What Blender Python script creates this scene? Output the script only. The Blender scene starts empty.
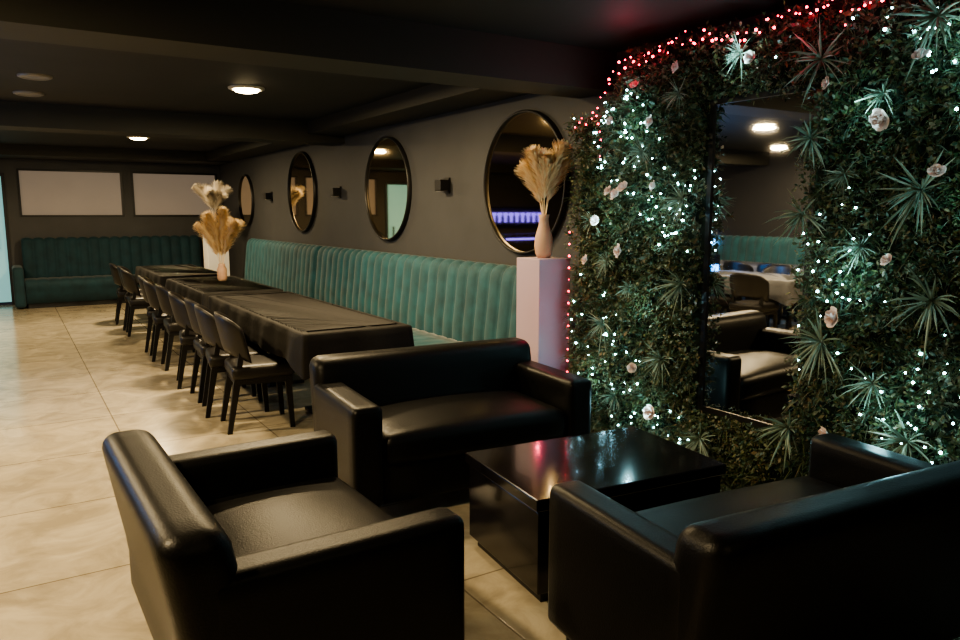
import bpy, bmesh, math, random
import numpy as np
from mathutils import Vector, Matrix
random.seed(7); rng=np.random.default_rng(7)
C=bpy.context.scene.collection
R=math.radians

# ---------------- materials ----------------
def newmat(name):
    m=bpy.data.materials.new(name); m.use_nodes=True
    nt=m.node_tree; b=nt.nodes['Principled BSDF']; return m,nt,b
def mat(name,col,rough=.5,metal=0,bump=0,bscale=50,var=0,vscale=3,spec=.5,emit=None,estr=0,sheen=0,coat=0):
    m,nt,b=newmat(name)
    b.inputs['Base Color'].default_value=(*col,1); b.inputs['Roughness'].default_value=rough
    b.inputs['Metallic'].default_value=metal; b.inputs['Specular IOR Level'].default_value=spec
    b.inputs['Sheen Weight'].default_value=sheen; b.inputs['Coat Weight'].default_value=coat
    tc=nt.nodes.new('ShaderNodeTexCoord')
    if emit: b.inputs['Emission Color'].default_value=(*emit,1); b.inputs['Emission Strength'].default_value=estr
    if bump:
        n=nt.nodes.new('ShaderNodeTexNoise'); n.inputs['Scale'].default_value=bscale; n.inputs['Detail'].default_value=4
        nt.links.new(tc.outputs['Object'],n.inputs['Vector'])
        bm=nt.nodes.new('ShaderNodeBump'); bm.inputs['Strength'].default_value=bump; bm.inputs['Distance'].default_value=.01
        nt.links.new(n.outputs['Fac'],bm.inputs['Height']); nt.links.new(bm.outputs['Normal'],b.inputs['Normal'])
    if var:
        n=nt.nodes.new('ShaderNodeTexNoise'); n.inputs['Scale'].default_value=vscale; n.inputs['Detail'].default_value=5
        nt.links.new(tc.outputs['Object'],n.inputs['Vector'])
        r=nt.nodes.new('ShaderNodeValToRGB')
        r.color_ramp.elements[0].position=.3; r.color_ramp.elements[1].position=.7
        r.color_ramp.elements[0].color=(*[c*(1-var) for c in col],1); r.color_ramp.elements[1].color=(*[min(1,c*(1+var)) for c in col],1)
        nt.links.new(n.outputs['Fac'],r.inputs['Fac']); nt.links.new(r.outputs['Color'],b.inputs['Base Color'])
    return m
def island_mat(name,cols,rough=.6,trans=0):
    m,nt,b=newmat(name); g=nt.nodes.new('ShaderNodeNewGeometry'); r=nt.nodes.new('ShaderNodeValToRGB')
    els=r.color_ramp.elements
    while len(els)<len(cols): els.new(.5)
    for i,c in enumerate(cols):
        els[i].position=i/(len(cols)-1); els[i].color=(*c,1)
    nt.links.new(g.outputs['Random Per Island'],r.inputs['Fac']); nt.links.new(r.outputs['Color'],b.inputs['Base Color'])
    b.inputs['Roughness'].default_value=rough
    return m
M={}
M['leather']=mat('black_leather',(.0035,.0035,.0035),.41,bump=.14,bscale=160,spec=.26)
M['leather2']=mat('chair_leather',(.009,.008,.0075),.42,bump=.1,bscale=160,spec=.4)
M['blackwood']=mat('black_wood',(.007,.007,.007),.4,spec=.35)
M['feet']=mat('black_feet',(.01,.01,.01),.35)
M['darkwood']=mat('espresso_wood',(.008,.007,.009),.15,var=.35,vscale=6,coat=.15)
M['teal']=mat('teal_velvet',(.008,.068,.088),.75,bump=.15,bscale=40,var=.3,vscale=7,sheen=.2)
M['tealdark']=mat('teal_velvet_dark',(.005,.034,.048),.8,bump=.1,bscale=40,var=.25,vscale=7,sheen=.12)
M['wall']=mat('wall_paint_grey',(.058,.060,.064),.62,bump=.06,bscale=30,var=.08)
M['walldark']=mat('wall_paint_dark',(.03,.031,.035),.8,bump=.05,bscale=30)
M['ceil']=mat('ceiling_paint',(.018,.0175,.016),.7,bump=.05,bscale=20,var=.1)
M['beam']=mat('beam_paint',(.034,.033,.026),.65,bump=.05,bscale=20)
M['cloth']=mat('black_tablecloth',(.006,.0052,.0045),.75,bump=.2,bscale=25,sheen=.02,spec=.35)
M['clothgrey']=mat('grey_tablecloth',(.14,.145,.16),.7,bump=.2,bscale=25)
M['mirror']=mat('mirror_glass',(.86,.86,.86),.02,1)
M['bronze']=mat('mirror_glass_bronze',(.92,.74,.48),.03,1)  # warm reflected glow put into the glass tint
M['frame']=mat('black_frame',(.012,.012,.012),.4)
M['plinth']=mat('lilac_plinth',(.48,.38,.47),.5,var=.03)
M['whiteplinth']=mat('white_plinth',(.7,.68,.66),.6,var=.03)
M['vase']=mat('terracotta_vase',(.60,.38,.26),.6,bump=.1,bscale=30,var=.1)
M['pampas']=island_mat('pampas_plume',[(.85,.66,.40),(.98,.83,.58),(.80,.58,.34)],.9)
M['pampasw']=island_mat('pampas_plume_white',[(.8,.72,.6),(.92,.86,.75),(.7,.6,.48)],.9)
M['leaf']=island_mat('hedge_leaf',[(.015,.035,.014),(.05,.095,.032),(.03,.06,.032),(.14,.15,.05),(.08,.12,.08),(.02,.05,.018),(.19,.14,.07),(.14,.19,.14)],.5)
M['spike']=island_mat('spiky_leaf',[(.16,.22,.16),(.25,.33,.25),(.12,.17,.12),(.38,.45,.35)],.45)
M['hedgeback']=mat('hedge_backing',(.008,.018,.007),.9,var=.4,vscale=20)
M['rose']=island_mat('rose_petal',[(.80,.64,.60),(.88,.76,.72),(.70,.54,.50)],.7)
M['bulbw']=mat('bulb_white',(.8,.9,.9),.4,emit=(.42,.88,1),estr=40)
M['bulbr']=mat('bulb_red',(.8,.1,.1),.4,emit=(1,.015,.07),estr=24)
M['lamp']=mat('lamp_emitter',(1,.9,.7),.4,emit=(1,.78,.42),estr=36)
M['trimw']=mat('lamp_trim',(.5,.47,.4),.4)
M['trimd']=mat('downlight_off',(.22,.20,.17),.4)
M['pane']=mat('frosted_pane',(.20,.17,.14),.5,emit=(.62,.49,.37),estr=.20,var=.12,vscale=1.2)
M['doorglow']=mat('door_glass',(.3,.5,.5),.3,emit=(.28,.72,.75),estr=.5)
M['led']=mat('led_blue',(.1,.2,1),.4,emit=(.16,.12,1),estr=3.2)
M['ledc']=mat('led_cyan',(.1,.4,1),.4,emit=(.05,.38,1),estr=10)
M['bottle']=mat('bottle_glass',(.02,.08,.05),.1)
# floor
m,nt,b=newmat('floor_tiles'); M['floor']=m
tc=nt.nodes.new('ShaderNodeTexCoord'); mp=nt.nodes.new('ShaderNodeMapping'); nt.links.new(tc.outputs['Object'],mp.inputs['Vector'])
mp.inputs['Location'].default_value=(.35,.2,0)
br=nt.nodes.new('ShaderNodeTexBrick'); br.offset=0; nt.links.new(mp.outputs['Vector'],br.inputs['Vector'])
br.inputs['Scale'].default_value=1; br.inputs['Brick Width'].default_value=.92; br.inputs['Row Height'].default_value=.92
br.inputs['Mortar Size'].default_value=.005; br.inputs['Mortar Smooth'].default_value=.2
br.inputs['Color1'].default_value=(.43,.385,.30,1); br.inputs['Color2'].default_value=(.49,.44,.345,1); br.inputs['Mortar'].default_value=(.23,.195,.145,1)
n=nt.nodes.new('ShaderNodeTexNoise'); n.inputs['Scale'].default_value=3.4; n.inputs['Detail'].default_value=12; n.inputs['Roughness'].default_value=.62; n.inputs['Distortion'].default_value=1.0
nt.links.new(mp.outputs['Vector'],n.inputs['Vector'])
r=nt.nodes.new('ShaderNodeValToRGB'); r.color_ramp.elements[0].position=.36; r.color_ramp.elements[1].position=.66
r.color_ramp.elements[0].color=(.70,.68,.64,1); r.color_ramp.elements[1].color=(1.1,1.09,1.06,1); nt.links.new(n.outputs['Fac'],r.inputs['Fac'])
mx=nt.nodes.new('ShaderNodeMix'); mx.data_type='RGBA'; mx.blend_type='MULTIPLY'; mx.inputs[0].default_value=1
nt.links.new(br.outputs['Color'],mx.inputs[6]); nt.links.new(r.outputs['Color'],mx.inputs[7]); nt.links.new(mx.outputs[2],b.inputs['Base Color'])
b.inputs['Roughness'].default_value=.17
bp=nt.nodes.new('ShaderNodeBump'); bp.inputs['Strength'].default_value=.3; bp.inputs['Distance'].default_value=.003; bp.invert=True
nt.links.new(br.outputs['Fac'],bp.inputs['Height']); nt.links.new(bp.outputs['Normal'],b.inputs['Normal'])

# ---------------- mesh helpers ----------------
def empty(name,loc=(0,0,0),rz=0):
    e=bpy.data.objects.new(name,None); e.empty_display_size=.1; C.objects.link(e); e.location=loc; e.rotation_euler=(0,0,rz); return e
def obj(name,verts,faces,mt,parent=None,smooth=True,loc=(0,0,0),rot=(0,0,0)):
    me=bpy.data.meshes.new(name)
    me.from_pydata([tuple(map(float,v)) for v in verts],[],[tuple(f) for f in faces]); me.update()
    me.materials.append(mt)
    if smooth: me.polygons.foreach_set('use_smooth',[True]*len(me.polygons))
    o=bpy.data.objects.new(name,me); C.objects.link(o); o.location=loc; o.rotation_euler=rot
    if parent: o.parent=parent
    return o
def from_bm(name,bm,mt,parent=None,smooth=True,loc=(0,0,0),rot=(0,0,0)):
    me=bpy.data.meshes.new(name); bm.normal_update(); bm.to_mesh(me); bm.free(); me.materials.append(mt)
    if smooth: me.polygons.foreach_set('use_smooth',[True]*len(me.polygons))
    o=bpy.data.objects.new(name,me); C.objects.link(o); o.location=loc; o.rotation_euler=rot
    if parent: o.parent=parent
    return o
def box(name,lo,hi,mt,parent=None,bevel=0):
    bm=bmesh.new(); bmesh.ops.create_cube(bm,size=1)
    for v in bm.verts:
        v.co=Vector([lo[i]+(v.co[i]+.5)*(hi[i]-lo[i]) for i in range(3)])
    if bevel: bmesh.ops.bevel(bm,geom=bm.edges[:],offset=bevel,segments=2,affect='EDGES',profile=.5)
    return from_bm(name,bm,mt,parent,smooth=False)
def soft_bm(size,r,crown=0,cuts=11,fn=None):
    bm=bmesh.new(); bmesh.ops.create_cube(bm,size=2)
    bmesh.ops.subdivide_edges(bm,edges=bm.edges[:],cuts=cuts,use_grid_fill=True)
    h=[s/2 for s in size]; rr=min(r,min(h)*.98)
    for v in bm.verts:
        s=v.co.copy(); p=[]
        for i in range(3):
            a=abs(s[i]); sg=1 if s[i]>=0 else -1
            p.append(sg*((a/.6)*(h[i]-rr) if a<=.6 else h[i]-rr+rr*(a-.6)/.4))
        q=[max(-(h[i]-rr),min(h[i]-rr,p[i])) for i in range(3)]
        d=Vector([p[i]-q[i] for i in range(3)])
        if d.length>1e-9: d=d.normalized()*rr
        co=Vector(q)+d
        if crown and s.z>0: co.z+=crown*(1-(co.x/h[0])**2)*(1-(co.y/h[1])**2)
        if fn: co=fn(co)
        v.co=co
    return bm
def soft(name,size,center,mt,parent=None,r=.04,crown=0,fn=None,cuts=11,rot=(0,0,0)):
    return from_bm(name,soft_bm(size,r,crown,cuts,fn),mt,parent,loc=center,rot=rot)
def cyl(name,r1,r2,z0,z1,xy,mt,parent=None,seg=20,bev=0):
    bm=bmesh.new(); bmesh.ops.create_cone(bm,cap_ends=True,segments=seg,radius1=r1,radius2=r2,depth=z1-z0)
    bmesh.ops.translate(bm,verts=bm.verts,vec=(xy[0],xy[1],(z0+z1)/2))
    o=from_bm(name,bm,mt,parent,smooth=False); return o
def lathe(name,prof,mt,parent=None,seg=32,loc=(0,0,0),rot=(0,0,0)):
    vs=[];fs=[]
    for (r_,z) in prof:
        for k in range(seg):
            a=2*math.pi*k/seg; vs.append((r_*math.cos(a),r_*math.sin(a),z))
    for i in range(len(prof)-1):
        for k in range(seg):
            k2=(k+1)%seg; fs.append((i*seg+k,i*seg+k2,(i+1)*seg+k2,(i+1)*seg+k))
    return obj(name,vs,fs,mt,parent,loc=loc,rot=rot)

# ---------------- room shell ----------------
XW=3.5; XL=-4.8; YB=14.85; YF=-3.0; H=2.6
box('floor',(XL-.1,YF-.1,-.1),(XW+.1,YB+.1,0),M['floor'])
box('ceiling',(XL-.1,YF-.1,H),(XW+.1,YB+.1,H+.1),M['ceil'])
box('wall_right',(XW,YF-.1,0),(XW+.1,YB+.1,H),M['wall'])
box('wall_left',(XL-.1,YF-.1,0),(XL,YB+.1,H),M['walldark'])
box('wall_front',(XL,YF-.1,0),(XW,YF,H),M['walldark'])
bw=empty('wall_back')
wins=[(.2,1.80,1.48,2.28),(1.95,3.44,1.48,2.28)]
box('lower',(.02,YB,0),(XW,YB+.1,1.48),M['wall'],bw)
box('upper',(XL,YB,2.28),(XW,YB+.1,H),M['wall'],bw)
box('left_part',(XL,YB,0),(-.95,YB+.1,2.28),M['wall'],bw)
box('over_door',(-.95,YB,2.2),(.02,YB+.1,2.28),M['wall'],bw)
box('post_1',(.02,YB,1.48),(.2,YB+.1,2.28),M['wall'],bw)
box('post_2',(1.80,YB,1.48),(1.95,YB+.1,2.28),M['wall'],bw)
box('post_3',(3.44,YB,1.48),(XW,YB+.1,2.28),M['wall'],bw)
for i,(x0,x1,z0,z1) in enumerate(wins):
    w=empty('window_%d'%(i+1))
    box('pane',(x0,YB+.05,z0),(x1,YB+.07,z1),M['pane'],w)
    f=.03
    for nm,lo,hi in [('frame_bottom',(x0,YB-.02,z0),(x1,YB+.05,z0+f)),('frame_top',(x0,YB-.02,z1-f),(x1,YB+.05,z1)),
                     ('frame_left',(x0,YB-.02,z0+f),(x0+f,YB+.05,z1-f)),('frame_right',(x1-f,YB-.02,z0+f),(x1,YB+.05,z1-f))]:
        box(nm,lo,hi,M['frame'],w)
d=empty('door_1')
box('glass',(-.9,YB+.04,.05),(-.03,YB+.06,2.15),M['doorglow'],d)
box('jamb_left',(-.95,YB-.03,0),(-.9,YB+.08,2.2),M['frame'],d)
box('jamb_right',(-.03,YB-.03,0),(.02,YB+.08,2.2),M['frame'],d)
box('head',(-.9,YB-.03,2.15),(-.03,YB+.08,2.2),M['frame'],d)
box('handle',(-.16,YB-.06,.95),(-.13,YB-.03,1.25),M['frame'],d)
box('ceiling_beam',(XL,3.86,2.35),(XW,4.24,H),M['beam'])
box('ceiling_beam',(XL,8.6,2.37),(XW,9.0,H),M['beam'])
box('ceiling_beam',(XL,13.9,2.44),(XW,YB,H),M['beam'])
box('trim_soffit',(3.05,4.24,2.46),(XW,8.6,H),M['beam'])
box('trim_soffit.001',(3.05,9.0,2.46),(XW,13.9,H),M['beam'])
box('baseboard_left',(XL,YF,0),(XL+.015,YB,.09),M['frame'])
box('baseboard_back',(XL+.015,YB-.015,0),(-.96,YB,.09),M['frame'])

# ---------------- ceiling lamps ----------------
def lamp(x,y,power,r=.13,on=True):
    e=empty('ceiling_light' if on else 'recessed_downlight',(x,y,H))
    lathe('trim_ring',[(r*.86,-.016),(r,-.02),(r+.02,-.012),(r+.022,0)],M['trimw'] if on else M['trimd'],e)
    lathe('diffuser',[(0.0001,-.045),(r*.4,-.042),(r*.7,-.033),(r*.87,-.014)] if on else [(0.0001,-.014),(r*.87,-.014)],M['lamp'] if on else M['trimd'],e)
    if on:
        l=bpy.data.lights.new('lamp','AREA'); l.shape='DISK'; l.size=r*1.8; l.energy=power; l.color=(1,.76,.43)
        lo=bpy.data.objects.new('lamp',l); C.objects.link(lo); lo.parent=e; lo.location=(0,0,-.055)
for x,y,p in [(1.81,6.6,105),(1.65,11.6,110),(-1.1,5.9,130),(-1.4,11.0,100),(-3.7,7.6,70),(-.9,2.3,120),(1.3,-1.6,8),(-3.5,3.0,15),(1.95,4.78,50)]:  # last entry added unseen behind the beam to light pampas and tables
    lamp(x,y,p)
lamp(.27,6.9,0,.1,False); lamp(.25,7.9,0,.1,False)

# ---------------- sofas ----------------
def sofa(name,loc,rz,W,D=.78,arm=.14,HA=.62,HB=.75,ln=.17):
    e=empty(name,loc,rz); L=M['leather']
    yb=D/2
    def lean(c):
        zz=c.z+.32
        if zz>.2: c.y+= ln*(zz-.2)
        return c
    soft('base',(W-2*arm+.02,D-.14,.24),(0,-.03,.22),L,e,.02,cuts=5)
    soft('seat_cushion',(W-2*arm-.005,D-.15,.17),(0,-.06,.375),L,e,.055,.045)
    for s,nm in((-1,'arm_left'),(1,'arm_right')):
        soft(nm,(arm,D-.09,HA-.1),(s*(W/2-arm/2),-.035,.1+(HA-.1)/2),L,e,.035)
    soft('backrest',(W-.005,.19,HB-.1),(0,yb-.13,.1+(HB-.1)/2),L,e,.065,fn=lean)
    for sx in(-1,1):
        for sy in(-1,1):
            cyl('foot',.02,.028,0,.11,(sx*(W/2-.07),sy*(D/2-.1)-.01),M['feet'],e)
    return e
sofa('leather_armchair',(.705,2.45,0),R(90+1),1.16,.87)
sofa('leather_loveseat',(2.06,3.58,0),R(-4),1.42,.80,.16)
sofa('leather_loveseat',(2.19,1.52,0),R(180-6),1.43,.80,HB=.73)

# ---------------- coffee table ----------------
ct=empty('coffee_table',(2.165,2.48,0),R(-6))
def b2(nm,sx,sy,z0,z1,mt,bev=.004): box(nm,(-sx/2,-sy/2,z0),(sx/2,sy/2,z1),mt,ct,bev)
b2('top',.97,.66,.40,.45,M['darkwood'],.006); b2('body',.94,.63,.05,.392,M['darkwood']); b2('kick',.88,.58,0,.05,M['blackwood'])
b2('shadow_gap',.91,.60,.390,.402,M['blackwood'])

# ---------------- benches ----------------
def bench(name,loc,rz,Lg,mt,rib=.17,arms=False):
    e=empty(name,loc,rz)
    def body(nm,prof,amp,x0=0,x1=Lg):
        nr=max(1,round((x1-x0)/rib)); n=nr*8; vs=[];fs=[];k=len(prof)
        for i in range(n+1):
            s=x0+(x1-x0)*i/n; ph=abs(math.sin(math.pi*nr*i/n))**.6
            for (y,z,w,dy,dz) in prof:
                a=amp*w*(ph-1); vs.append((s-Lg/2,y+dy*a,z+dz*a))
        for i in range(n):
            for j in range(k-1):
                fs.append((i*k+j,(i+1)*k+j,(i+1)*k+j+1,i*k+j+1))
            fs.append((i*k+k-1,(i+1)*k+k-1,(i+1)*k,i*k))
        fs.append(tuple(range(k))); fs.append(tuple(n*k+j for j in range(k-1,-1,-1)))
        return obj(nm,vs,fs,mt,e)
    body('backrest',[(-.27,.40,1,-1,0),(-.26,.6,1,-1,0),(-.235,.8,1,-1,0),(-.215,1.0,1,-1,0),(-.20,1.07,1,-1,.2),(-.17,1.115,1,-.6,.8),(-.12,1.14,1,0,1),(-.06,1.13,.5,0,1),(-.02,1.10,0,0,0),(0,1.03,0,0,0),(0,.06,0,0,0),(-.22,.06,0,0,0)],.03)
    body('seat',[(-.74,.08,0,0,0),(-.75,.26,.3,-1,0),(-.78,.31,.6,-1,0),(-.80,.37,.6,-1,0),(-.79,.43,.6,-1,.3),(-.75,.465,.6,-.3,1),(-.68,.475,.6,0,1),(-.45,.475,.6,0,1),(-.285,.47,.4,0,1),(-.285,.08,0,0,0)],.02)
    box('plinth_base',(-Lg/2+.02,-.70,0),(Lg/2-.02,-.04,.08),M['frame'],e)
    if arms:
        soft('arm',(.16,.78,.66),(-Lg/2-.085,-.40,.35),mt,e,.05)
    return e
bench('banquette_bench',(XW-.03,(4.55+9.05)/2,0),R(-90),4.50,M['teal'])
bench('banquette_bench',(XW-.03,(9.13+12.35)/2,0),R(-90),3.22,M['teal'])
bench('banquette_bench',(1.60,YB-.04,0),0,2.85,M['tealdark'],arms=True)
bench('banquette_bench',(XL+.04,8.3,0),R(90),6.4,M['teal'])

# ---------------- dining tables ----------------
def dtable(loc,wx,wy,skirt=.225,seed=0,cm_='cloth'):
    e=empty('dining_table',loc)
    box('top',(-wx/2+.01,-wy/2+.01,.72),(wx/2-.01,wy/2-.01,.75),M['blackwood'],e)
    rr=random.Random(seed)
    n=max(1,round(wy/1.2))
    for i in range(n):
        yc=-wy/2+wy*(i+.5)/n
        box('column',(-.035,yc-.035,.03),(.035,yc+.035,.72),M['frame'],e)
        box('foot_plate',(-.10,yc-.22,0),(.22,yc+.22,.03),M['frame'],e,.005)
    per=[];st=.03
    def side(a,b_):
        k=max(2,int((Vector(b_)-Vector(a)).length/st))
        for i in range(k):
            t=i/k; per.append((a[0]+(b_[0]-a[0])*t,a[1]+(b_[1]-a[1])*t))
    c=[(-wx/2,-wy/2),(wx/2,-wy/2),(wx/2,wy/2),(-wx/2,wy/2)]
    for i in range(4): side(c[i],c[(i+1)%4])
    N=len(per); ph=[rr.uniform(0,6.28) for _ in range(3)]
    rings=[(.9,.757,0),(.985,.757,0),(1,.753,.004),(1,.742,.010),(1,.70,.016),(1,.64,.022),(1,.58,.03),(1,.757-skirt,.036)]
    vs=[];fs=[]
    for ri,(s,z,o) in enumerate(rings):
        for i,(x,y) in enumerate(per):
            L=i*st; dx=dy=0
            if abs(abs(x)-wx/2)<1e-6: dx=math.copysign(1,x)
            if abs(abs(y)-wy/2)<1e-6: dy=math.copysign(1,y)
            wv=.5+.5*math.sin(L*14+ph[0])*math.sin(L*5+ph[1])
            oo=o*(.4+1.0*wv)
            zz=z
            if ri==7:
                cd=min((Vector((x,y))-Vector(cc)).length for cc in c); zz=z-.07*max(0,1-cd/.2)+.008*math.sin(L*9+ph[2])
            sx=x*s if s<1 else x; sy=y*s if s<1 else y
            vs.append((sx+dx*oo,sy+dy*oo,zz))
    for ri in range(len(rings)-1):
        for i in range(N):
            j=(i+1)%N; fs.append((ri*N+i,ri*N+j,(ri+1)*N+j,(ri+1)*N+i))
    fs.append(tuple(range(N)))
    obj('tablecloth',vs,fs,M[cm_],e)
    return e
dtable((1.99,6.08,0),.78,2.74,seed=1)
dtable((1.99,8.66,0),.78,2.0,seed=2)
dtable((1.99,11.15,0),.78,2.1,seed=3)
dtable((-1.5,6.2,0),.8,1.5,seed=4,cm_='clothgrey')
dtable((-3.2,7.6,0),.8,2.6,seed=5,cm_='clothgrey')

# ---------------- dining chairs ----------------
def chair_mesh():
    parts=[]
    def add(bm,mi): parts.append((bm,mi))
    bm=soft_bm((.44,.44,.10),.035,.012,8); bmesh.ops.translate(bm,verts=bm.verts,vec=(0,-.01,.430)); add(bm,0)
    bm=bmesh.new(); bmesh.ops.create_cube(bm,size=1); 
    for v in bm.verts: v.co=Vector((v.co.x*.40,v.co.y*.40-.01,v.co.z*.05+.37))
    add(bm,1)
    nu,nv=18,12; vs=[];fs=[]
    def P(u,v,o):
        a=u*R(72); rad=.255+o; z=.50+.325*v
        w=1-.12*(1-v)**2
        zz=z+ (.02*(1-(u*u))*v) - .07*(abs(u)**3)*v + .06*(1-v)*(1-abs(u)**2)
        return (rad*math.sin(a)*w, rad*math.cos(a)*.80+.03+.06*v-.02, zz)
    for side_,o in((0,-.022),(1,.022)):
        for j in range(nv+1):
            for i in range(nu+1):
                e1=(1-.5*(abs(2*j/nv-1)**6)); 
                vs.append(P(-1+2*i/nu,j/nv,o*e1))
    K=(nu+1)*(nv+1)
    ix=lambda s,i,j:s*K+j*(nu+1)+i
    for j in range(nv):
        for i in range(nu):
            fs.append((ix(0,i,j),ix(0,i+1,j),ix(0,i+1,j+1),ix(0,i,j+1))); fs.append((ix(1,i,j),ix(1,i,j+1),ix(1,i+1,j+1),ix(1,i+1,j)))
    for i in range(nu):
        fs.append((ix(0,i,0),ix(1,i,0),ix(1,i+1,0),ix(0,i+1,0))); fs.append((ix(0,i,nv),ix(0,i+1,nv),ix(1,i+1,nv),ix(1,i,nv)))
    for j in range(nv):
        fs.append((ix(0,0,j),ix(0,0,j+1),ix(1,0,j+1),ix(1,0,j))); fs.append((ix(0,nu,j),ix(1,nu,j),ix(1,nu,j+1),ix(0,nu,j+1)))
    bm=bmesh.new(); bv=[bm.verts.new(v) for v in vs]
    for f in fs: bm.faces.new([bv[k] for k in f])
    add(bm,0)
    def leg(p0,p1,r0,r1):
        bm=bmesh.new(); q=[]
        for p,r_ in((p0,r0),(p1,r1)):
            for sx,sy in((-1,-1),(1,-1),(1,1),(-1,1)): q.append(bm.verts.new((p[0]+sx*r_,p[1]+sy*r_,p[2])))
        bm.faces.new(q[:4][::-1]); bm.faces.new(q[4:])
        for k in range(4): bm.faces.new((q[k],q[(k+1)%4],q[4+(k+1)%4],q[4+k]))
        add(bm,1)
    for s in(-1,1):
        leg((s*.19,-.20,0),(s*.18,-.18,.38),.016,.023)
        leg((s*.19,.24,0),(s*.17,.17,.38),.016,.024)
        leg((s*.175,.17,.36),(s*.19,.135,.60),.022,.015)
    me=bpy.data.meshes.new('dining_chair'); me.materials.append(M['leather2']); me.materials.append(M['blackwood'])
    tot=bmesh.new()
    for bm,mi in parts:
        bmesh.ops.recalc_face_normals(bm,faces=bm.faces)
        mp={}
        for v in bm.verts: mp[v]=tot.verts.new(v.co)
        for f in bm.faces:
            nf=tot.faces.new([mp[v] for v in f.verts]); nf.material_index=mi; nf.smooth=(mi==0)
        bm.free()
    tot.to_mesh(me); tot.free(); return me
cm=chair_mesh()
def chair(x,y,rz):
    o=bpy.data.objects.new('dining_chair',cm); C.objects.link(o); o.location=(x,y,0); o.rotation_euler=(0,0,rz); return o
for i,y in enumerate([5.42,5.94,6.47,7.04,7.95,8.5,9.1,10.4,10.95,11.6]):
    chair(1.48-.03*(i%2),y,R(90+random.uniform(-6,6)-4))
for y in [5.8,6.45]: chair(-.94,y,R(-90+random.uniform(-8,8)))
for y in [5.8,6.45]: chair(-2.08,y,R(90+random.uniform(-8,8)))
for y in [6.6,7.2,7.8,8.5]: chair(-2.62,y+.1,R(-90+random.uniform(-6,6)))

# ---------------- round mirrors & sconces ----------------
for y,z,rd in [(4.88,1.78,.55),(7.4,1.80,.54),(10.15,1.83,.54),(13.0,1.76,.42)]:
    e=empty('round_mirror',(XW,y,z)); e.rotation_euler=(0,R(-90),0)
    lathe('frame',[(rd-.010,.02),(rd-.010,.045),(rd,.048),(rd+.010,.042),(rd+.010,.001)],M['frame'],e,seg=72)
    lathe('glass',[(.0001,.022),(rd*.5,.022),(rd-.008,.022)],M['bronze'],e,seg=72)
for y in [6.12,8.8,11.6]:
    e=empty('wall_sconce',(XW,y,1.80))
    box('back_plate',(-.02,-.05,-.07),(0,.05,.07),M['frame'],e)
    box('body',(-.11,-.055,-.05),(-.02,.055,.05),M['frame'],e,.004)
    box('lens',(-.10,-.045,-.054),(-.03,.045,-.05),M['trimw'],e)

# ---------------- pampas ----------------
def plume_mesh(base,tip,bend,n,rad,r2):
    vs=[];fs=[]
    base=np.array(base);tip=np.array(tip);bend=np.array(bend)
    def ax(t): return base*(1-t)**2+2*t*(1-t)*bend+tip*t*t
    for i in range(12):
        p=ax(i/11); w=.003
        for k in range(3):
            a=k*2.094; vs.append((p[0]+w*math.cos(a),p[1]+w*math.sin(a),p[2]))
    for i in range(11):
        for k in range(3): fs.append((i*3+k,i*3+(k+1)%3,(i+1)*3+(k+1)%3,(i+1)*3+k))
    for _ in range(n):
        s=r2.random()**.9; t=.26+.74*s
        p=ax(t); d=ax(min(1,t+.02))-ax(t-.02); d/=np.linalg.norm(d)
        v=r2.normal(size=3); v-=d*v.dot(d); v/=np.linalg.norm(v)+1e-9
        pr=(math.sin(math.pi*min(1,(s*.82+.14)))**.8)
        L=rad*pr*r2.uniform(.4,1.2)
        q1=p+v*L*.5+d*L*.65; q2=p+v*L*.9+d*L*1.2-np.array([0,0,.14*L])
        sd=np.cross(d,v); w=.0042
        b=len(vs); vs+= [p-sd*w*.5,p+sd*w*.5,q1+sd*w,q1-sd*w,q2+sd*w*.3,q2-sd*w*.3]
        fs+=[(b,b+1,b+2,b+3),(b+3,b+2,b+4,b+5)]
    return vs,fs
def pampas(name,loc,h,k,mt,vase=True,spread=.2,rad=.055,seed=1,vh=.30):
    r2=np.random.default_rng(seed); e=empty(name,loc); z0=0
    if vase:
        lathe('vase',[(.0001,.0),(.045,.0),(.058,.03),(.066,.08),(.062,.14),(.048,.19),(.036,.23),(.032,vh-.03),(.038,vh),(.032,vh),(.024,vh-.03),(.022,.2)],M['vase'] if mt is M['pampas'] else M['whiteplinth'],e)
        z0=vh-.06
    else:
        lathe('vase',[(.0001,0),(.04,0),(.055,.03),(.055,.14),(.035,.18),(.04,.2),(.032,.2),(.03,.17)],M['vase'],e); z0=.1
    V=[];F=[]
    for i in range(k):
        a=2*math.pi*i/k+r2.uniform(-.3,.3); s=spread*r2.uniform(.6,1.15); hh=h*r2.uniform(.72,1.0)
        tip=(s*math.cos(a),s*math.sin(a),hh); bend=(.25*s*math.cos(a),.25*s*math.sin(a),z0+(hh-z0)*.75)
        v,f=plume_mesh((0.006*math.cos(a),0.006*math.sin(a),z0),tip,bend,1000,rad,r2); b=len(V); V+=v; F+=[tuple(q+b for q in ff) for ff in f]
    obj('plumes',V,F,mt,e,smooth=False)
box('plinth',(3.04,4.07,0),(3.31,4.34,1.235),M['plinth'],bevel=.004)
pampas('pampas_grass_vase',(3.18,4.21,1.237),.80,8,M['pampas'],True,.22,.09,seed=3)
box('plinth',(2.70,12.5,0),(3.03,12.83,1.2),M['whiteplinth'],bevel=.004)
pampas('pampas_grass_vase',(2.86,12.66,1.202),.85,6,M['pampasw'],True,.26,.12,seed=5)
pampas('pampas_grass_vase',(2.08,8.95,.760),.84,8,M['pampas'],False,.22,.10,seed=8)

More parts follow.
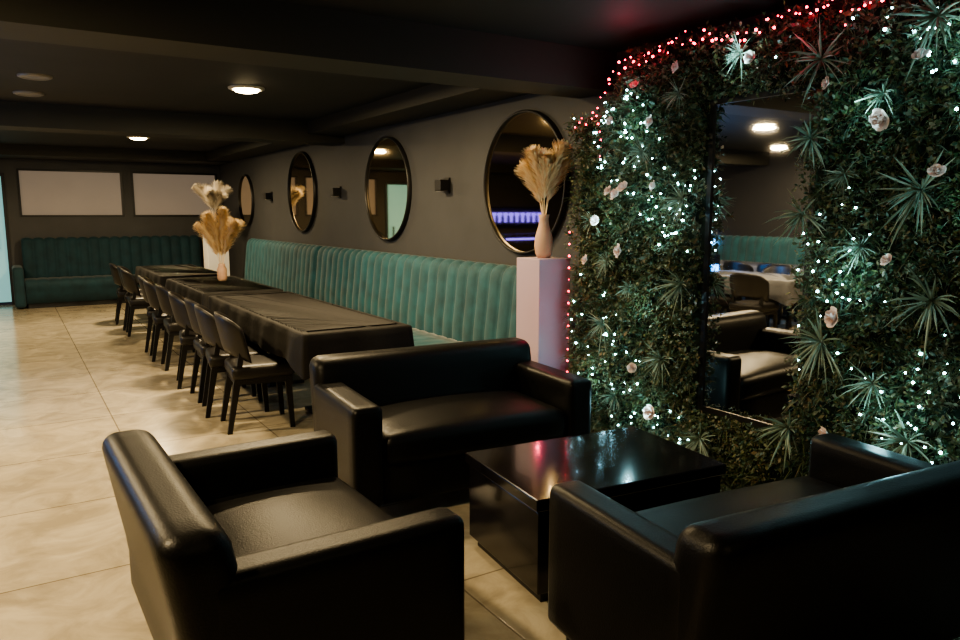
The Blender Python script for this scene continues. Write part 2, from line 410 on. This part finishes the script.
# ---------------- flower wall ----------------
FX=3.30; Y0,Y1=.75,3.96; oy0,oy1,oz0,oz1=2.22,2.88,.42,2.16
fw=empty('flower_wall')
def ztop(y): 
    if y>3.72: return 2.16
    if y>3.48: return 2.16+(3.72-y)/.24*.30
    return 2.50
for nm,lo,hi in [('backing_low',(FX,Y0,0),(FX+.06,Y1,oz0)),('backing_top',(FX,Y0,oz1),(FX+.06,3.50,2.50)),('backing_far',(FX,oy1,oz0),(FX+.06,Y1,oz1)),('backing_near',(FX,Y0,oz0),(FX+.06,oy0,oz1))]:
    box(nm,lo,hi,M['hedgeback'],fw)
mr=empty('wall_mirror')
box('glass',(FX+.01,oy0+.03,oz0+.03),(FX+.02,oy1-.03,oz1-.03),M['mirror'],mr)
for nm,lo,hi in [('frame_bottom',(FX+.0,oy0,oz0),(FX+.03,oy1,oz0+.03)),('frame_top',(FX+.0,oy0,oz1-.03),(FX+.03,oy1,oz1)),('frame_left',(FX+.0,oy1-.03,oz0+.03),(FX+.03,oy1,oz1-.03)),('frame_right',(FX+.0,oy0,oz0+.03),(FX+.03,oy0+.03,oz1-.03))]:
    box(nm,lo,hi,M['frame'],mr)
def inside(y,z,mg=0):
    if y<Y0 or y>Y1 or z<0.02 or z>ztop(y): return False
    if oy0+mg<y<oy1-mg and oz0+mg<z<oz1-mg: return False
    return True
def bulge(y,z): return .07+.035*math.sin(y*5.3+1)*math.sin(z*4.1)+.025*math.sin(y*13+z*9)
V=[];F=[]
NS=13000
k=0
while k<NS:
    y=rng.uniform(Y0,Y1); z=rng.uniform(.02,2.52)
    if not inside(y,z,.02): continue
    k+=1
    dep=bulge(y,z)*rng.uniform(.1,1.0)
    p=np.array([FX-dep,y,z])
    ad=np.array([-1.0,rng.normal()*.6,rng.normal()*.6+.15]); ad/=np.linalg.norm(ad)
    SL=rng.uniform(.03,.085); nl=int(rng.integers(5,9)); sz=rng.uniform(.5,1.4)
    for j in range(nl):
        s=(j+.5)/nl; c=p+ad*SL*s
        v=rng.normal(size=3); v-=ad*v.dot(ad); v/=np.linalg.norm(v)
        d=v*.8+ad*.6; d/=np.linalg.norm(d); sd=np.cross(d,ad+.2*v); sd/=np.linalg.norm(sd)
        L=.024*sz*rng.uniform(.7,1.2); w=L*rng.uniform(.18,.32)
        b=len(V); V+=[c,c+d*L*.5+sd*w,c+d*L,c+d*L*.5-sd*w]; F.append((b,b+1,b+2,b+3))
obj('leaves',V,F,M['leaf'],fw,smooth=False)
V=[];F=[]
for _ in range(2400):
    y=rng.uniform(Y0,Y1); z=rng.uniform(.05,2.4)
    if not inside(y,z,-.01): continue
    p=np.array([FX-bulge(y,z)*.7,y,z])
    for j in range(9):
        d=np.array([-.7-rng.random()*.5,rng.normal()*.7,rng.normal()*.7]); d/=np.linalg.norm(d)
        L=rng.uniform(.05,.12); sd=np.cross(d,rng.normal(size=3)); sd/=np.linalg.norm(sd); w=.0022
        q=p+d*L*.55; e2=p+d*L-np.array([0,0,L*.18]); b=len(V)
        V+=[p-sd*w,p+sd*w,q+sd*w,q-sd*w,e2]; F+=[(b,b+1,b+2,b+3),(b+3,b+2,b+4)]
obj('fern_fronds',V,F,M['leaf'],fw,smooth=False)
SP=[(1.65,2.32,1.25),(2.15,2.24,1.1),(1.66,1.64,1.2),(2.20,1.54,1.0),(2.18,1.89,.9),(1.58,1.19,1.1),(2.06,.95,1.1),(2.2,.50,1.1),(2.95,1.62,.9),(1.63,.58,1.1),(2.93,1.15,1.0),(3.58,.85,.8),(3.27,1.90,.8),(3.06,.70,.9),(2.6,2.34,.8),(1.2,1.9,1),(1.1,1.0,1),(3.7,1.5,.6),(3.0,2.2,.7),(3.35,1.1,.6),(1.85,2.05,.7),(1.9,1.4,.7),(2.75,.30,.9),(1.35,.35,1.),(3.45,.4,.8),(3.55,1.25,.6),(1.8,.8,.8),(2.0,1.72,.6)]
V=[];F=[]
for (y,z,s) in SP:
    p=np.array([FX-.115,y,z]); ph=rng.uniform(0,6)
    for j in range(40):
        a=ph+j*2.39996+rng.normal()*.3; el=rng.uniform(.0,1.2)
        d=np.array([-math.sin(el)*1.0-.12,math.cos(el)*math.cos(a),math.cos(el)*math.sin(a)]); d/=np.linalg.norm(d)
        L=.18*s*rng.uniform(.5,1.15)*(1-.2*el); sd=np.cross(d,np.array([-1,rng.normal()*.6,rng.normal()*.6])); sd/=np.linalg.norm(sd)+1e-9; w=.0045*s
        up=np.cross(sd,d)*.003; dr=rng.uniform(.0,.5)
        pts=[]
        for t,ww in((0,.5),(.35,1),(.7,.8),(1,.05)):
            c=p+d*L*t-np.array([0,0,dr*L*t*t])
            pts.append((c-sd*w*ww,c+up*ww,c+sd*w*ww))
        b=len(V)
        for q in pts: V+=list(q)
        for t in range(3):
            for c_ in range(2):
                i0=b+t*3+c_; F.append((i0,i0+1,i0+4,i0+3))
obj('spiky_plants',V,F,M['spike'],fw,smooth=False)
RO=[(3.16,2.06,.036),(1.82,1.94,.045),(3.37,1.70,.034),(3.43,1.66,.040),(3.50,1.68,.03),(3.39,1.32,.040),(3.12,1.70,.03),(1.97,1.08,.045),(3.09,.38,.042),(1.68,2.17,.03),(1.58,1.71,.03),(2.98,2.33,.032),(1.97,.53,.04),(3.7,1.25,.03),(3.62,1.5,.03),(3.5,2.1,.025),(1.3,1.5,.045),(1.2,.7,.045),(2.5,2.3,.03),(2.08,2.12,.026),(1.75,1.35,.026),(3.25,.62,.028),(3.3,2.28,.026),(1.88,.30,.03)]
V=[];F=[]
for (y,z,r0) in RO:
    c0=np.array([FX-.165,y,z]); n0=np.array([-1,rng.normal()*.4+.2,rng.normal()*.35+.35]); n0/=np.linalg.norm(n0)
    ux=np.cross(n0,[0,0,1.]); ux/=np.linalg.norm(ux); uy=np.cross(n0,ux)
    for layer,(rad,open_,cnt) in enumerate([(.28,.15,3),(.5,.3,4),(.72,.5,5),(.95,.8,5)]):
        for j in range(cnt):
            a0=2*math.pi*(j+.3*layer)/cnt; hw=math.pi/cnt*1.3; b=len(V)
            for iv in range(5):
                v=iv/4
                for iu in range(5):
                    u=-1+iu/2
                    a=a0+u*hw*(1-.3*v*v)
                    rr=r0*rad*(math.sin(v*1.5)*.9+.15)+r0*.18*open_*v**4-r0*.1*u*u*v
                    hgt=r0*(1.35-.55*open_)*v-r0*.3 - r0*.22*u*u*v - r0*.3*open_*v**5
                    V.append(c0+ux*rr*math.cos(a)+uy*rr*math.sin(a)+n0*hgt)
            for iv in range(4):
                for iu in range(4):
                    i0=b+iv*5+iu; F.append((i0,i0+1,i0+6,i0+5))
obj('white_roses',V,F,M['rose'],fw)
def bulbs(name,pts,rad,mt,parent):
    bm=bmesh.new()
    for p in pts:
        bmesh.ops.create_icosphere(bm,subdivisions=1,radius=rad*random.uniform(.55,1.25),matrix=Matrix.Translation(Vector(p)))
    return from_bm(name,bm,mt,parent)
fl=empty('fairy_lights')
pts=[]
while len(pts)<310:
    y=rng.uniform(1.0,Y1); z=rng.uniform(.1,2.4)
    cl=math.sin(y*6.1+2)*math.sin(z*4.7+1)+math.sin(y*2.7-z*3.9)
    if inside(y,z,0) and rng.random()<.22+.5*cl: pts.append((FX-bulge(y,z)-.03,y,z))
bulbs('white_bulbs',pts,.0060,M['bulbw'],fl)
red=[(FX-.13+rng.normal()*.012,y,ztop(y)-.05+.025*math.sin(y*9)+rng.normal()*.02) for y in np.arange(1.0,3.9,.028)]
red+=[(FX-.12,3.66+.03*math.sin(z*12),z) for z in np.arange(1.9,2.16,.05)]+[(FX-.10,3.95,z) for z in np.arange(.3,1.5,.08)]
bulbs('red_bulbs',red,.0064,M['bulbr'],fl)
for y,z in [(3.55,1.5),(3.2,1.0),(3.15,1.6),(3.3,2.1),(3.15,.4),(3.6,.5),(1.9,2.0),(1.9,1.3),(1.7,.7),(1.4,1.6),(2.55,2.32),(1.5,2.2)]:
    l=bpy.data.lights.new('glow','POINT'); l.energy=1.6; l.color=(.46,.92,1); l.shadow_soft_size=.007  # extra point lights added to spread the bulbs' glow over the leaves
    o=bpy.data.objects.new('glow',l); C.objects.link(o); o.location=(FX-.22,y,z); o.parent=fl
for x,y,z,p in ((FX-.25,3.3,2.42,1.4),(FX-.25,2.2,2.45,1.8),(FX-.42,3.85,.9,.8)):
    l=bpy.data.lights.new('red_glow','POINT'); l.energy=p; l.color=(1,.05,.12); l.shadow_soft_size=.007  # red point lights added for a reddish top and pink plinth side
    o=bpy.data.objects.new('red_glow',l); C.objects.link(o); o.location=(x,y,z); o.parent=fl

# ---------------- invented LED bar and shelf, for the blue glow in mirrors ----------------
ba=empty('bar_counter',(-3.0,13.2,0))
box('counter',(-1.2,-.3,0),(1.2,.3,1.05),M['blackwood'],ba); box('top',(-1.25,-.35,1.05),(1.25,.35,1.10),M['darkwood'],ba)
box('led_strip',(-1.2,-.32,.98),(1.2,-.305,1.02),M['led'],ba)
sh=empty('bottle_shelf',(-3.0,YB,0))
box('board_1',(-1.2,-.25,1.25),(1.2,0,1.28),M['frame'],sh); box('board_2',(-1.2,-.25,1.65),(1.2,0,1.68),M['frame'],sh)
box('led_back',(-1.2,-.03,1.32),(1.2,-.01,1.55),M['led'],sh)
for i in range(14):
    lathe('bottle',[(.0001,0),(.035,0),(.035,.17),(.012,.22),(.012,.28),(.0001,.28)],M['bottle'],sh,seg=12,loc=(-1.1+.165*i,-.13,1.28))
nb=empty('led_cabinet',(-1.7,7.55,0))  # cabinet made up to carry the cyan glow in the wall mirror
box('body',(-.45,-.2,0),(.45,.2,.95),M['blackwood'],nb); box('led_front',(-.41,-.212,.50),(.41,-.2,.80),M['ledc'],nb); box('led_side',(.45,-.18,.50),(.462,.18,.80),M['ledc'],nb)
l=bpy.data.lights.new('blue_glow','POINT'); l.energy=34; l.color=(.08,.4,1); l.shadow_soft_size=.02  # added point light, turns the mirrored chairs bluer and brighter
o=bpy.data.objects.new('blue_glow',l); C.objects.link(o); o.location=(.1,-.5,1.15); o.parent=nb

# world + camera
w=bpy.data.worlds.new('world'); bpy.context.scene.world=w; w.use_nodes=True
w.node_tree.nodes['Background'].inputs[0].default_value=(.02,.02,.025,1)
try: bpy.context.scene.view_settings.look='AgX - Medium High Contrast'
except Exception as ex: print(ex)
cd=bpy.data.cameras.new('camera'); cam=bpy.data.objects.new('camera',cd); C.objects.link(cam)
cam.location=(0,0,1.55); cam.rotation_euler=(R(90-8.2),0,R(-32.2)); cd.lens=27.94; cd.sensor_width=36; cd.clip_start=.05
bpy.context.scene.camera=cam
